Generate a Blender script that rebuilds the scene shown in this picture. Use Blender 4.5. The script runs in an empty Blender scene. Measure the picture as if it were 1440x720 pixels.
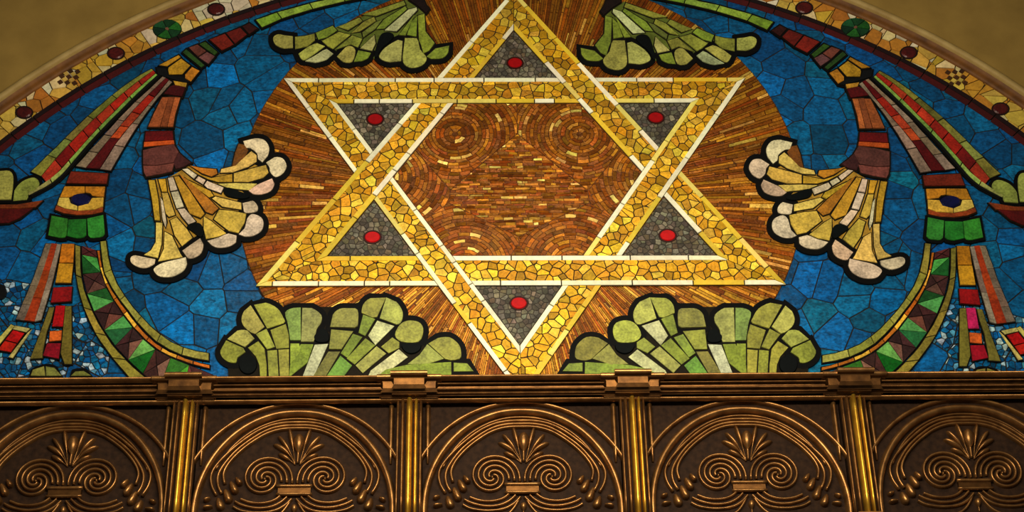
import bpy, math, random
from mathutils import Matrix, Vector
from mathutils.kdtree import KDTree
R = random.Random(7)
C = bpy.context.scene.collection
sc = bpy.context.scene
sc.view_settings.view_transform = 'Standard'
sc.view_settings.look = 'None'
sc.view_settings.exposure = 0.22
sc.view_settings.gamma = 0.86

# ------------------------------------------------------------------ camera
FPX, CAMD, CAMZ = 2400.0, 7.0, 1.6
YAW, PIT, ROL = [math.radians(a) for a in (1.58, 31.37, -1.13)]
fw = Vector((math.sin(YAW)*math.cos(PIT), math.cos(YAW)*math.cos(PIT), math.sin(PIT)))
r0 = Vector((math.cos(YAW), -math.sin(YAW), 0)); u0 = r0.cross(fw)
rt = r0*math.cos(ROL) + u0*math.sin(ROL); up = rt.cross(fw)
cd = bpy.data.cameras.new('camera'); cam = bpy.data.objects.new('camera', cd); C.objects.link(cam)
cd.sensor_fit = 'HORIZONTAL'; cd.sensor_width = 36; cd.lens = FPX*36/1440
cam.matrix_world = Matrix(((rt.x, up.x, -fw.x, 0), (rt.y, up.y, -fw.y, -CAMD), (rt.z, up.z, -fw.z, CAMZ), (0, 0, 0, 1)))
sc.camera = cam

def at(px, py, y=-0.008):
    """photograph measurement -> (x, z) on the wall plane at depth y"""
    d = rt*((px-720)/FPX) + up*((360-py)/FPX) + fw
    k = (CAMD+y)/d.y
    return (d.x*k, CAMZ + d.z*k)

# ------------------------------------------------------------------ colour + materials
def lin(c):
    c = c/255.0
    return c/12.92 if c <= 0.04045 else ((c+0.055)/1.055)**2.4
def col(rgb, j=0.0):
    m = 1+R.uniform(-j, j)
    return tuple(min(1, max(0, lin(max(0, min(255, v*m*(1+R.uniform(-j, j)*0.4)))))) for v in rgb) + (1.0,)

def new_mat(name):
    m = bpy.data.materials.new(name); m.use_nodes = True
    nt = m.node_tree; return m, nt, nt.nodes['Principled BSDF']

def tile_mat(name, rough, metal=0.0, lo=0.7, hi=1.25, scales=(14, 70), bump=0.15, tint=None, spec=0.5, stretch=(1, 1, 1)):
    m, nt, b = new_mat(name); N = nt.nodes; L = nt.links
    a = N.new('ShaderNodeVertexColor'); a.layer_name = 'Col'
    tc = N.new('ShaderNodeTexCoord')
    mp = N.new('ShaderNodeMapping'); mp.inputs['Scale'].default_value = stretch; L.new(tc.outputs['Object'], mp.inputs['Vector'])
    n1 = N.new('ShaderNodeTexNoise'); n1.inputs['Scale'].default_value = scales[0]; n1.inputs['Detail'].default_value = 6
    n2 = N.new('ShaderNodeTexNoise'); n2.inputs['Scale'].default_value = scales[1]; n2.inputs['Detail'].default_value = 4
    L.new(mp.outputs['Vector'], n1.inputs['Vector']); L.new(mp.outputs['Vector'], n2.inputs['Vector'])
    ad = N.new('ShaderNodeMath'); ad.operation = 'ADD'; L.new(n1.outputs['Fac'], ad.inputs[0]); L.new(n2.outputs['Fac'], ad.inputs[1])
    mr = N.new('ShaderNodeMapRange'); mr.inputs['From Min'].default_value = 0.7; mr.inputs['From Max'].default_value = 1.3
    mr.inputs['To Min'].default_value = lo; mr.inputs['To Max'].default_value = hi
    L.new(ad.outputs[0], mr.inputs['Value'])
    mx = N.new('ShaderNodeVectorMath'); mx.operation = 'SCALE'
    L.new(a.outputs['Color'], mx.inputs[0]); L.new(mr.outputs['Result'], mx.inputs['Scale'])
    src = mx.outputs['Vector']
    if tint:
        n3 = N.new('ShaderNodeTexNoise'); n3.inputs['Scale'].default_value = scales[0]*2.3; n3.inputs['Detail'].default_value = 8
        n3.inputs['Roughness'].default_value = 0.75
        L.new(mp.outputs['Vector'], n3.inputs['Vector'])
        m2 = N.new('ShaderNodeMapRange'); m2.inputs['From Min'].default_value = 0.48; m2.inputs['From Max'].default_value = 0.72
        L.new(n3.outputs['Fac'], m2.inputs['Value'])
        mc = N.new('ShaderNodeMix'); mc.data_type = 'RGBA'; mc.inputs['B'].default_value = col(tint) if False else (0, 0, 0, 1)
        mc.inputs[7].default_value = col(tint)
        L.new(m2.outputs['Result'], mc.inputs[0]); L.new(src, mc.inputs[6]); src = mc.outputs[2]
    L.new(src, b.inputs['Base Color'])
    b.inputs['Roughness'].default_value = rough; b.inputs['Metallic'].default_value = metal
    b.inputs['Specular IOR Level'].default_value = spec
    if bump:
        bp = N.new('ShaderNodeBump'); bp.inputs['Strength'].default_value = bump; bp.inputs['Distance'].default_value = 0.004
        L.new(ad.outputs[0], bp.inputs['Height']); L.new(bp.outputs['Normal'], b.inputs['Normal'])
    return m

M_glass = tile_mat('opal_glass', 0.32, 0, 0.55, 1.35, (18, 90), 0.25)
M_blue = tile_mat('blue_glass', 0.28, 0, 0.45, 1.45, (16, 60), 0.35, tint=(0, 52, 84), stretch=(1, 1, 1.4))
M_gold = tile_mat('gold_smalti', 0.33, 0.35, 0.75, 1.25, (20, 80), 0.35)
M_ray = tile_mat('amber_smalti', 0.27, 0.35, 0.6, 1.35, (25, 90), 0.5)
M_stone = tile_mat('marble_tile', 0.45, 0, 0.75, 1.15, (20, 90), 0.15)
M_line = tile_mat('pale_strip', 0.4, 0, 0.85, 1.1, (10, 60), 0.1)
M_black = tile_mat('black_glass', 0.5, 0, 0.7, 1.3, (20, 60), 0.1, spec=0.15)
M_gem = tile_mat('red_glass', 0.35, 0, 0.8, 1.15, (10, 50), 0.05, spec=0.25)
M_grey = tile_mat('grey_smalti', 0.5, 0, 0.5, 1.4, (30, 90), 0.3)

def noise_mat(name, c1, c2, scale, rough, metal=0, bump=0.1, dist=0.01, detail=6):
    m, nt, b = new_mat(name); N = nt.nodes; L = nt.links
    tc = N.new('ShaderNodeTexCoord'); n = N.new('ShaderNodeTexNoise'); n.inputs['Scale'].default_value = scale; n.inputs['Detail'].default_value = detail
    L.new(tc.outputs['Object'], n.inputs['Vector'])
    cr = N.new('ShaderNodeValToRGB'); cr.color_ramp.elements[0].position = 0.3; cr.color_ramp.elements[1].position = 0.7
    cr.color_ramp.elements[0].color = col(c1); cr.color_ramp.elements[1].color = col(c2)
    L.new(n.outputs['Fac'], cr.inputs['Fac']); L.new(cr.outputs['Color'], b.inputs['Base Color'])
    b.inputs['Roughness'].default_value = rough; b.inputs['Metallic'].default_value = metal
    if bump:
        bp = N.new('ShaderNodeBump'); bp.inputs['Strength'].default_value = bump; bp.inputs['Distance'].default_value = dist
        L.new(n.outputs['Fac'], bp.inputs['Height']); L.new(bp.outputs['Normal'], b.inputs['Normal'])
    return m
M_wall = noise_mat('ochre_plaster', (150, 122, 58), (172, 142, 72), 5, 0.8, 0, 0.15)
M_trim = noise_mat('ochre_trim', (165, 138, 80), (190, 165, 105), 12, 0.6)
M_cove = noise_mat('brown_cove', (95, 58, 18), (140, 92, 34), 14, 0.6)
M_bed = noise_mat('grout', (28, 24, 18), (50, 40, 26), 60, 0.9)
M_ground = noise_mat('dark_bronze_ground', (40, 26, 16), (62, 42, 26), 40, 0.7, 0.0, 0.3, 0.004)
M_ground.node_tree.nodes['Principled BSDF'].inputs['Specular IOR Level'].default_value = 0.15
M_bronze = noise_mat('bronze_relief', (122, 86, 48), (168, 126, 74), 22, 0.36, 0.75, 0.2, 0.004)
M_bright = noise_mat('sidelit_gilt_bronze', (208, 160, 52), (250, 206, 84), 22, 0.34, 0.75, 0.15, 0.004)  # side light on the reeds and gold rub both put into this tone
M_corn = noise_mat('brown_bronze', (76, 51, 26), (112, 78, 40), 25, 0.4, 0.85, 0.2, 0.004)

# ------------------------------------------------------------------ 2D helpers
def area(p):
    return 0.5*sum(p[i-1][0]*p[i][1]-p[i][0]*p[i-1][1] for i in range(len(p)))
def ccw(p): return p if area(p) > 0 else p[::-1]
def clip(p, n, d):
    """keep n.x <= d"""
    out = []; k = len(p)
    for i in range(k):
        a, b = p[i-1], p[i]
        da = n[0]*a[0]+n[1]*a[1]-d; db = n[0]*b[0]+n[1]*b[1]-d
        if (da <= 0) != (db <= 0):
            t = da/(da-db); out.append((a[0]+(b[0]-a[0])*t, a[1]+(b[1]-a[1])*t))
        if db <= 0: out.append(b)
    return out
def clip_convex(p, q, inset=0.0):
    q = ccw(q)
    for i in range(len(q)):
        a, b = q[i-1], q[i]
        ex, ey = b[0]-a[0], b[1]-a[1]; l = math.hypot(ex, ey)
        if l < 1e-9: continue
        n = (ey/l, -ex/l)
        p = clip(p, n, n[0]*a[0]+n[1]*a[1]-inset)
        if len(p) < 3: return []
    return p
def side_clip(p, a, b, keep, off=0.0):
    """keep the part of p on the same side of line ab as the point keep"""
    ex, ey = b[0]-a[0], b[1]-a[1]; l = math.hypot(ex, ey); n = (ey/l, -ex/l)
    d = n[0]*a[0]+n[1]*a[1]
    if n[0]*keep[0]+n[1]*keep[1] > d: n = (-n[0], -n[1]); d = -d
    return clip(p, n, d-off)
def offset(p, o):
    """grow (o>0) or shrink a polygon"""
    p = ccw(p); k = len(p); out = []
    for i in range(k):
        a, b, c = p[i-1], p[i], p[(i+1) % k]
        e1 = (b[0]-a[0], b[1]-a[1]); e2 = (c[0]-b[0], c[1]-b[1])
        l1 = math.hypot(*e1) or 1e-9; l2 = math.hypot(*e2) or 1e-9
        n1 = (e1[1]/l1, -e1[0]/l1); n2 = (e2[1]/l2, -e2[0]/l2)
        m = (n1[0]+n2[0], n1[1]+n2[1]); ml = math.hypot(*m)
        if ml < 0.35: m = n1; ml = 1
        m = (m[0]/ml, m[1]/ml)
        dn = max(0.82, m[0]*n1[0]+m[1]*n1[1])
        out.append((b[0]+m[0]*o/dn, b[1]+m[1]*o/dn))
    return out
def smooth(p, it=1, closed=True):
    for _ in range(it):
        q = []; k = len(p)
        rng = range(k) if closed else range(k-1)
        if not closed: q.append(p[0])
        for i in rng:
            a, b = p[i], p[(i+1) % k]
            q.append((a[0]*.75+b[0]*.25, a[1]*.75+b[1]*.25)); q.append((a[0]*.25+b[0]*.75, a[1]*.25+b[1]*.75))
        if not closed: q.append(p[-1])
        p = q
    return p
def crom(p):
    """closed curve through all points"""
    out = []; k = len(p)
    for i in range(k):
        a, b, c, d = p[i-1], p[i], p[(i+1) % k], p[(i+2) % k]
        e1 = (b[0]-a[0], b[1]-a[1]); e2 = (c[0]-b[0], c[1]-b[1]); e3 = (d[0]-c[0], d[1]-c[1])
        out.append(b)
        def cosang(u, v): return (u[0]*v[0]+u[1]*v[1])/((math.hypot(*u) or 1)*(math.hypot(*v) or 1))
        if cosang(e1, e2) < 0.2 or cosang(e2, e3) < 0.2:
            continue
        for t in (1/3, 2/3):
            f = lambda w: .5*((2*b[w])+(c[w]-a[w])*t+(2*a[w]-5*b[w]+4*c[w]-d[w])*t*t+(3*b[w]-a[w]-3*c[w]+d[w])*t**3)
            out.append((f(0), f(1)))
    return out
def crom_open(p, n=6):
    q = [(2*p[0][0]-p[1][0], 2*p[0][1]-p[1][1])]+list(p)+[(2*p[-1][0]-p[-2][0], 2*p[-1][1]-p[-2][1])]; out = []
    for i in range(1, len(q)-2):
        a, b, c, d = q[i-1:i+3]
        for j in range(n):
            t = j/n
            out.append(tuple(.5*((2*b[w])+(c[w]-a[w])*t+(2*a[w]-5*b[w]+4*c[w]-d[w])*t*t+(3*b[w]-a[w]-3*c[w]+d[w])*t**3) for w in (0, 1)))
    return out+[p[-1]]
def oval(a, b, yc, e, n=12): return [(25+a*math.sin(e*i/n), yc-b*math.cos(e*i/n)) for i in range(n+1)]
def resample(p, ts):
    ds = [0]
    for i in range(1, len(p)): ds.append(ds[-1]+math.dist(p[i-1], p[i]))
    out = []
    for t in ts:
        s = t*ds[-1]; i = 1
        while i < len(p)-1 and ds[i] < s: i += 1
        f = (s-ds[i-1])/max(1e-9, ds[i]-ds[i-1])
        out.append((p[i-1][0]+(p[i][0]-p[i-1][0])*f, p[i-1][1]+(p[i][1]-p[i-1][1])*f))
    return out
def ell(cx, cy, rx, ry, n=20): return [(cx+rx*math.cos(2*math.pi*i/n), cy+ry*math.sin(2*math.pi*i/n)) for i in range(n)]
def voronoi(pts, region, gap):
    kd = KDTree(len(pts))
    for i, p in enumerate(pts): kd.insert((p[0], p[1], 0), i)
    kd.balance(); out = []
    region = ccw(region)
    for i, p in enumerate(pts):
        nb = kd.find_n((p[0], p[1], 0), 22)
        rr = max(1e-3, nb[-1][2])
        c = [(p[0]-rr, p[1]-rr), (p[0]+rr, p[1]-rr), (p[0]+rr, p[1]+rr), (p[0]-rr, p[1]+rr)]
        for (_, j, dd) in nb:
            if j == i or dd < 1e-6: continue
            q = pts[j]; n = ((q[0]-p[0])/dd, (q[1]-p[1])/dd)
            c = clip(c, n, n[0]*(p[0]+q[0])/2+n[1]*(p[1]+q[1])/2-gap/2)
            if len(c) < 3: break
        if len(c) >= 3: c = clip_convex(c, region, gap*0.3)
        if len(c) >= 3 and area(c) > 2e-6: out.append((p, c))
    return out
def jitter_grid(region, s, asp=1.0, j=0.42):
    xs = [q[0] for q in region]; ys = [q[1] for q in region]; out = []
    y = min(ys)-s; row = 0
    while y < max(ys)+s:
        x = min(xs)-s+(row % 2)*s*asp/2
        while x < max(xs)+s:
            out.append((x+R.uniform(-j, j)*s*asp, y+R.uniform(-j, j)*s)); x += s*asp
        y += s; row += 1
    return [p for p in out if len(clip_convex([(p[0]-s*asp, p[1]-s), (p[0]+s*asp, p[1]-s), (p[0]+s*asp, p[1]+s), (p[0]-s*asp, p[1]+s)], region)) > 2]

# ------------------------------------------------------------------ tile mesh builder (x, z metres on the wall)
class Tiles:
    def __init__(s): s.v = []; s.f = []; s.c = []
    def add(s, poly, h, c, tilt=0.0, base=0.0, bev=0.0018):
        poly = ccw(poly); k = len(poly)
        if k < 3: return
        cx = sum(p[0] for p in poly)/k; cz = sum(p[1] for p in poly)/k
        ex = max(abs(p[0]-cx) for p in poly)+1e-6; ez = max(abs(p[1]-cz) for p in poly)+1e-6
        tx = R.uniform(-1, 1)*min(tilt, .0021/ex); tz = R.uniform(-1, 1)*min(tilt, .0021/ez)
        i0 = len(s.v)
        for p in poly: s.v.append((p[0], -base, p[1]))
        for p in poly:
            dx, dz = p[0]-cx, p[1]-cz; l = math.hypot(dx, dz); kk = 1-min(0.25, bev/max(l, 1e-6))
            s.v.append((cx+dx*kk, -max(base+0.0005, h+tx*dx+tz*dz), cz+dz*kk))
        s.f.append([i0+k+i for i in range(k)]); s.c.append(c)
        for i in range(k):
            j = (i+1) % k; s.f.append([i0+i, i0+j, i0+k+j, i0+k+i]); s.c.append(c)
    def px(s, poly, h, c, tilt=0.0, base=0.0, bev=0.0018):
        s.add([at(*q) for q in poly], h, c, tilt, base, bev)
    def obj(s, name, mat, parent=None, label=None, kind=None):
        me = bpy.data.meshes.new(name); me.from_pydata(s.v, [], s.f)
        ca = me.color_attributes.new('Col', 'FLOAT_COLOR', 'CORNER')
        buf = []
        for f, c in zip(s.f, s.c): buf += list(c)*len(f)
        ca.data.foreach_set('color', buf)
        me.materials.append(mat); me.update()
        o = bpy.data.objects.new(name, me); C.objects.link(o)
        if parent: o.parent = parent
        if label: o['label'] = label
        if kind: o['kind'] = kind
        return o
def empty(name, loc=(0, 0, 0), parent=None, label=None, cat=None, group=None):
    o = bpy.data.objects.new(name, None); C.objects.link(o); o.location = loc; o.empty_display_size = 0.1
    if parent: o.parent = parent
    if label: o['label'] = label
    if cat: o['category'] = cat
    if group: o['group'] = group
    return o
def mesh(name, v, f, mat, parent=None, label=None, sm=False, kind=None):
    me = bpy.data.meshes.new(name); me.from_pydata(v, [], f); me.materials.append(mat)
    if sm:
        for p in me.polygons: p.use_smooth = True
    me.update(); o = bpy.data.objects.new(name, me); C.objects.link(o)
    if parent: o.parent = parent
    if label: o['label'] = label
    if kind: o['kind'] = kind
    return o

# ================================================================== MOSAIC
CX, CZ = 0.235, 2.6+CAMZ            # centre of the arch
R_IN, R_RED, R_OUT, R_TRIM = 3.43, 3.49, 3.615, 3.70
ZL = at(720, 545)[1]                # mosaic runs down behind the cornice
def arc(r, a0, a1, n): return [(CX+r*math.cos(a0+(a1-a0)*i/n), CZ+r*math.sin(a0+(a1-a0)*i/n)) for i in range(n+1)]
def a_at(r): return math.asin((ZL-CZ)/r)
mosaic = empty('mosaic_lunette', (CX, 0, ZL), label='arched glass mosaic with a big golden six-pointed star on blue, above the bronze cornice', cat='mosaic')
class _P: pass
def child(o, p):
    o.parent = p; o.matrix_parent_inverse = Matrix.Translation(-Vector(p.location)) if p.parent is None else Matrix.Identity(4)
    return o
MP = mosaic
def part(t, name, mat, label=None, kind=None):
    return child(t.obj(name, mat, None, label, kind), MP)

# grout bed
t = Tiles(); lun = arc(R_IN, a_at(R_IN), math.pi-a_at(R_IN), 90)
t.add(lun, 0.001, (0, 0, 0, 1), base=-0.02)
part(t, 'grout_bed', M_bed)

# blue field
reg = arc(R_IN+0.01, a_at(R_IN), math.pi-a_at(R_IN), 60)
vis = [q for q in jitter_grid(reg, 0.14, 1.15, 0.49)]
t = Tiles(); sparkle = Tiles()
BL = [(4, 102, 158), (8, 112, 168), (2, 90, 142), (10, 108, 150), (6, 96, 150), (0, 116, 178)]
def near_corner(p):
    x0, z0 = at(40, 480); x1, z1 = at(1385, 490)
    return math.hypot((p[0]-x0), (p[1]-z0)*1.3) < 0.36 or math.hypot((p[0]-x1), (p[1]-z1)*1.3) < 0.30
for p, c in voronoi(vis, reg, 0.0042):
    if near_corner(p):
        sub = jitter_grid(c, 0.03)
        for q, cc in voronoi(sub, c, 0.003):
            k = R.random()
            t.add(cc, 0.005, col((190, 215, 225), .1) if k < .16 else col((90, 160, 190), .15) if k < .3 else col(R.choice(BL), .15), 0.25)  # pale tiles in the lower corners: sparkle of light put into the colour
    else:
        t.add(c, 0.004, col(R.choice(BL), 0.14), 0.008)
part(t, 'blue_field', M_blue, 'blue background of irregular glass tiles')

# sunburst disc of amber rays
def er(th, rx=397, ry=318):
    return rx*ry/math.hypot(ry*math.cos(th), rx*math.sin(th))
SX, SY = 731, 283
t = Tiles()
t.px(ell(SX, SY, 398, 319, 72), 0.0065, col((104, 60, 16)), base=0.003)
AMB = [(140, 82, 12), (160, 96, 16), (178, 116, 24), (200, 142, 40), (146, 76, 12), (168, 96, 16), (166, 106, 24)]
th = 0.0
while th < 2*math.pi:
    dt = R.uniform(0.008, 0.018)
    r = R.uniform(80, 110)
    base = R.choice(AMB)
    while True:
        rm = er(th+dt/2)
        if r >= rm-4: break
        r2 = min(rm, r+R.uniform(22, 70))
        if rm-r2 < 10: r2 = rm
        g = 0.35/r
        q = [(SX+math.cos(a)*rr, SY+math.sin(a)*rr) for a, rr in ((th+g, r+.5), (th+dt-g, r+.5), (th+dt-g, r2-.5), (th+g, r2-.5))]
        if min(p[1] for p in q) < 560 and max(p[1] for p in q) > -60:
            k = R.random()
            c = base if k < .6 else R.choice(AMB)
            if k > .94: c = (232, 184, 88)  # a few bright gold tiles: glints painted into the ray colour
            low = (q[0][1]+q[2][1])/2
            if low > 395 and R.random() < .3: c = (222, 160, 52)
            t.px(q, 0.0090, col(c, .13), 0.26, base=0.004, bev=0.0012)
        r = r2
    th += dt
part(t, 'sunburst_disc', M_ray, 'amber and brown disc of radiating tiles behind the star')

# ---- star
UO = [(722, -12), (1105, 402), (360, 404)]      # upward triangle: apex, right, left
UI = [(722.5, 44), (1009, 361), (460, 362)]
DO = [(735, 562), (399, 112), (1048, 111)]      # downward: apex, left, right
DI = [(731, 488), (474, 147), (971, 146)]
UO = [at(*q) for q in UO]; UI = [at(*q) for q in UI]; DO = [at(*q) for q in DO]; DI = [at(*q) for q in DI]
CEN = at(729, 262)
bars = {}
for nm, O, I in (('U', UO, UI), ('D', DO, DI)):
    for i in range(3):
        j = (i+1) % 3; bars[nm+str(i)] = (O[i], O[j], I[i], I[j])
# U0 right bar, U1 bottom bar, U2 left bar ; D0 left bar, D1 top bar, D2 right bar
under = {'U2': 'D1', 'D1': 'U0', 'U0': 'D2', 'D2': 'U1', 'U1': 'D0', 'D0': 'U2'}
def lerp(a, b, k): return (a[0]+(b[0]-a[0])*k, a[1]+(b[1]-a[1])*k)
def bar_quad(b, k0, k1):
    o1, o2, i1, i2 = b
    return [lerp(o1, i1, k0), lerp(o2, i2, k0), lerp(o2, i2, k1), lerp(o1, i1, k1)]
def cut(poly, ob):
    """remove the band of bar ob: two convex pieces, beyond its outer line and inside its inner line"""
    o1, o2, i1, i2 = ob
    far = (2*o1[0]-i1[0]*0-CEN[0], 2*o1[1]-CEN[1])
    mid = lerp(o1, o2, .5); outp = (mid[0]*2-CEN[0], mid[1]*2-CEN[1])
    return [q for q in (side_clip(poly, o1, o2, outp), side_clip(poly, i1, i2, CEN)) if len(q) > 2 and abs(area(q)) > 1e-5]
star = child(empty('star', label='golden six-pointed star of two interlaced triangles edged with pale strips'), mosaic)
star.matrix_parent_inverse = Matrix.Translation(-mosaic.location)
MP = star
GOLD = [(232, 182, 40), (220, 168, 30), (238, 194, 56), (210, 156, 28), (228, 176, 42), (204, 152, 30), (244, 206, 76)]
g = Tiles(); gb = Tiles()
strips = []
W = 0.20
for nm, b in bars.items():
    for q in cut(bar_quad(b, 0, 1), bars[under[nm]]): gb.add(q, 0.0155, col((120, 80, 20)), base=0.006)
    for q in cut(bar_quad(b, W*.72, 1-W*.72), bars[under[nm]]):
        pts = jitter_grid(q, 0.040, 1.15, 0.47)
        for p, c in voronoi(pts, q, 0.0032):
            bright = R.random()
            g.add(c, 0.0178, col(R.choice(GOLD), .12), 0.2, base=0.012, bev=0.0012)
    for (k0, k1) in ((0, W*.8), (1-W*.8, 1)):
        for q in cut(bar_quad(b, k0, k1), bars[under[nm]]): strips.append((b, q))
gb_o = part(gb, 'band_bed', M_bed)
part(g, 'gold_band', M_gold, 'gold tesserae filling the bands of the star')
for b, q in strips:
    t = Tiles()
    e = (b[1][0]-b[0][0], b[1][1]-b[0][1]); l = math.hypot(*e); e = (e[0]/l, e[1]/l)
    ss = [p[0]*e[0]+p[1]*e[1] for p in q]; a0, a1 = min(ss), max(ss); s0 = a0; first = True
    while s0 < a1-1e-4:
        s1 = s0+R.uniform(.10, .34)
        if a1-s1 < .06: s1 = a1
        c = clip(clip(q, e, s1-.0008), (-e[0], -e[1]), -(s0+.0008))
        k = R.random()
        cc = (250, 246, 214) if k < .55 else (238, 222, 120) if k < .78 else (232, 200, 60)
        if len(c) > 2: t.add(offset(c, -.0008), 0.0212, col(cc, .05), 0.004, base=0.012)
        s0 = s1
    part(t, 'border_strip', M_line)
for i in range(3):
    for O, I, ob in ((UO, UI, bars[('D1', 'D2', 'D0')[i]]), (DO, DI, bars[('U1', 'U2', 'U0')[i]])):
        q = side_clip(list(I), ob[0], ob[1], O[i])
        t = Tiles()
        q = offset(q, -.004)
        cen = (sum(p[0] for p in q)/3, sum(p[1] for p in q)/3)
        dk = R.random() < .5
        t.add(q, 0.0142, col((60, 52, 42)), base=0.004)
        for p, c in voronoi(jitter_grid(q, 0.026), q, 0.002):
            t.add(c, 0.0160, col(R.choice([(112, 106, 90), (96, 90, 76), (128, 120, 102), (84, 76, 64), (104, 92, 70)]), .12), .04, base=0.010)
        part(t, 'triangle_inset', M_grey, 'grey triangular inset in a star point')
        t = Tiles()
        up_ = 1 if O is UO else -1
        cz = cen[1]+(-.006 if O is UO and i == 0 else .012 if O is DO and i == 0 else 0.0)
        gcol = (196, 14, 18) if cen[1] < at(700, 250)[1] else (165, 8, 14)  # upper gems a darker red: light falloff put into the colour
        t.add(ell(cen[0], cz, .047, .041, 22), 0.0185, col((60, 20, 12)), base=0.008)
        t.add(ell(cen[0], cz, .042, .036, 22), 0.0225, col(gcol), base=0.012, bev=.008)
        part(t, 'red_gem', M_gem, 'round red gem in a grey triangle')
MP = mosaic
# ---- hexagon field of arcs
def linex(a, b, c, d):
    x1, y1, x2, y2, x3, y3, x4, y4 = *a, *b, *c, *d
    k = ((x1-x3)*(y3-y4)-(y1-y3)*(x3-x4))/((x1-x2)*(y3-y4)-(y1-y2)*(x3-x4)); return (x1+k*(x2-x1), y1+k*(y2-y1))
hexa = clip_convex(list(UI), list(DI))
t = Tiles(); t.add(offset(hexa, .0), 0.0142, col((110, 64, 18)), base=0.006)
cs = [at(*q) for q in ((728, 60), (640, 190), (815, 190), (540, 250), (920, 250), (655, 372), (805, 372), (728, 415), (729, 262))]
allc = cs
for p, cell in voronoi(cs, offset(hexa, -.003), 0.004):
    rr = 0.016
    mid_cell = abs(p[1]-cs[-1][1]) < .03 and abs(p[0]-cs[4][0]) > .4 and abs(p[0]-cs[3][0]) > .4
    if mid_cell:
        zz = min(q[1] for q in cell)
        while zz < max(q[1] for q in cell):
            dz = R.uniform(.010, .017); xx = min(q[0] for q in cell)-R.uniform(0, .05)
            while xx < max(q[0] for q in cell):
                dx = R.uniform(.025, .08)
                q = clip_convex([(xx, zz), (xx+dx-.002, zz+R.uniform(-.003, .003)), (xx+dx-.002, zz+dz-.002), (xx, zz+dz-.002)], cell)
                if len(q) > 2 and abs(area(q)) > 1e-5: t.add(q, 0.0165, col((246, 206, 110) if R.random() > .95 else R.choice(AMB), .16), .28, base=0.012, bev=.001)
                xx += dx
            zz += dz
        continue
    while rr < .62:
        dr = R.uniform(.017, .024); n = max(5, int(2*math.pi*rr/0.052)); a0 = R.uniform(0, 6.28); tone = R.choice([(166, 102, 18), (148, 86, 14), (182, 118, 26), (156, 90, 16)])
        for k in range(n):
            a1 = a0+2*math.pi*k/n; a2 = a0+2*math.pi*(k+1)/n-.0025/rr
            q = [(p[0]+math.cos(a)*r_, p[1]+math.sin(a)*r_) for a, r_ in ((a1, rr), ((a1+a2)/2, rr), (a2, rr), (a2, rr+dr-.0025), ((a1+a2)/2, rr+dr-.0025), (a1, rr+dr-.0025))]
            q = clip_convex(q, cell)
            if len(q) > 2 and abs(area(q)) > 1e-5:
                kk = R.random(); c = tone if kk < .6 else R.choice(AMB)
                if kk > .96: c = (246, 206, 110)
                t.add(q, 0.0165, col(c, .16), .28, base=0.012, bev=.001)
        rr += dr
part(t, 'hexagon_field', M_ray, 'brown and amber hexagon of fish-scale arcs inside the star')

# ------------------------------------------------------------------ motif engine
def motif(name, label, lobes, tips=(), eyes=(), tf=None, lines=(), out=7, grout=2.4, hh=0.0, eyecol=(10, 16, 16), sp='lobe', back=None, backcol=(34, 28, 16), grow=0.3):
    """lobes: list of lists of (colour, polygon) in photograph pixels; tips: polygons that get a heavy black outline"""
    tf = tf or (lambda p: p)
    o = Tiles(); k = 0
    if back: o.px([tf(q) for q in back], 0.0143+hh, col(backcol), base=0.002)
    for p in tips:
        o.px([tf(q) for q in offset(crom(p), out)], 0.0150+hh+k*4e-5, col((12, 12, 11)), base=0.002); k += 1
    for lb in lobes:
        for c, p in lb:
            o.px([tf(q) for q in offset(p, grout)], 0.0145+hh+k*4e-5, col((30, 26, 17)), base=0.002); k += 1
    for p in eyes:
        o.px([tf(q) for q in smooth(p, 2)], 0.0235+hh, col(eyecol), base=0.012, bev=.004)
    root = part(o, name, M_black, label)
    for lb in lobes:
        t = Tiles()
        for c, p in lb:
            pp = offset(crom(p) if any(p is t_ for t_ in tips) else p, grow)
            t.px([tf(q) for q in pp], 0.0195+hh+R.uniform(0, .0006), col(c, .07), .03, base=0.012)
        x = t.obj(sp, M_glass); x.parent = root
    return root
def CR(s, ox, oy):
    return lambda *pts: [(x/s+ox, y/s+oy) for x, y in pts]
def mirror(s, dy=0, k=1.0, x0=0): return lambda p: (s-p[0], p[1]+dy)
ident = lambda p: p
Y1, Y2, Y3, WH, WP, OR = (214, 184, 84), (226, 200, 110), (206, 168, 52), (222, 208, 178), (216, 186, 160), (190, 130, 40)
G1, G2, G3, GP = (156, 160, 68), (176, 178, 92), (140, 158, 58), (202, 206, 156)

# (1) cream lily
k = CR(3.273, 160, 180)
w = [k((78, 600), (100, 590), (150, 600), (195, 610), (190, 630), (150, 650), (110, 645), (80, 625)),
     k((185, 650), (225, 625), (290, 610), (335, 600), (340, 630), (320, 665), (270, 690), (215, 690), (190, 672)),
     k((315, 570), (350, 545), (400, 512), (415, 540), (405, 580), (375, 602), (340, 605)),
     k((430, 525), (480, 510), (530, 490), (568, 500), (565, 530), (530, 552), (480, 557), (450, 545)),
     k((575, 495), (600, 470), (615, 420), (640, 400), (680, 415), (692, 445), (680, 480), (640, 503), (600, 505)),
     k((592, 350), (640, 338), (665, 365), (660, 390), (620, 397), (598, 390)),
     k((620, 295), (660, 265), (730, 235), (742, 260), (725, 295), (680, 312), (640, 310)),
     k((700, 165), (740, 140), (780, 145), (798, 180), (780, 215), (745, 232), (720, 210), (715, 185)),
     k((595, 65), (650, 52), (695, 60), (718, 95), (710, 135), (685, 165), (665, 150), (660, 125), (630, 100), (605, 95))]
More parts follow.
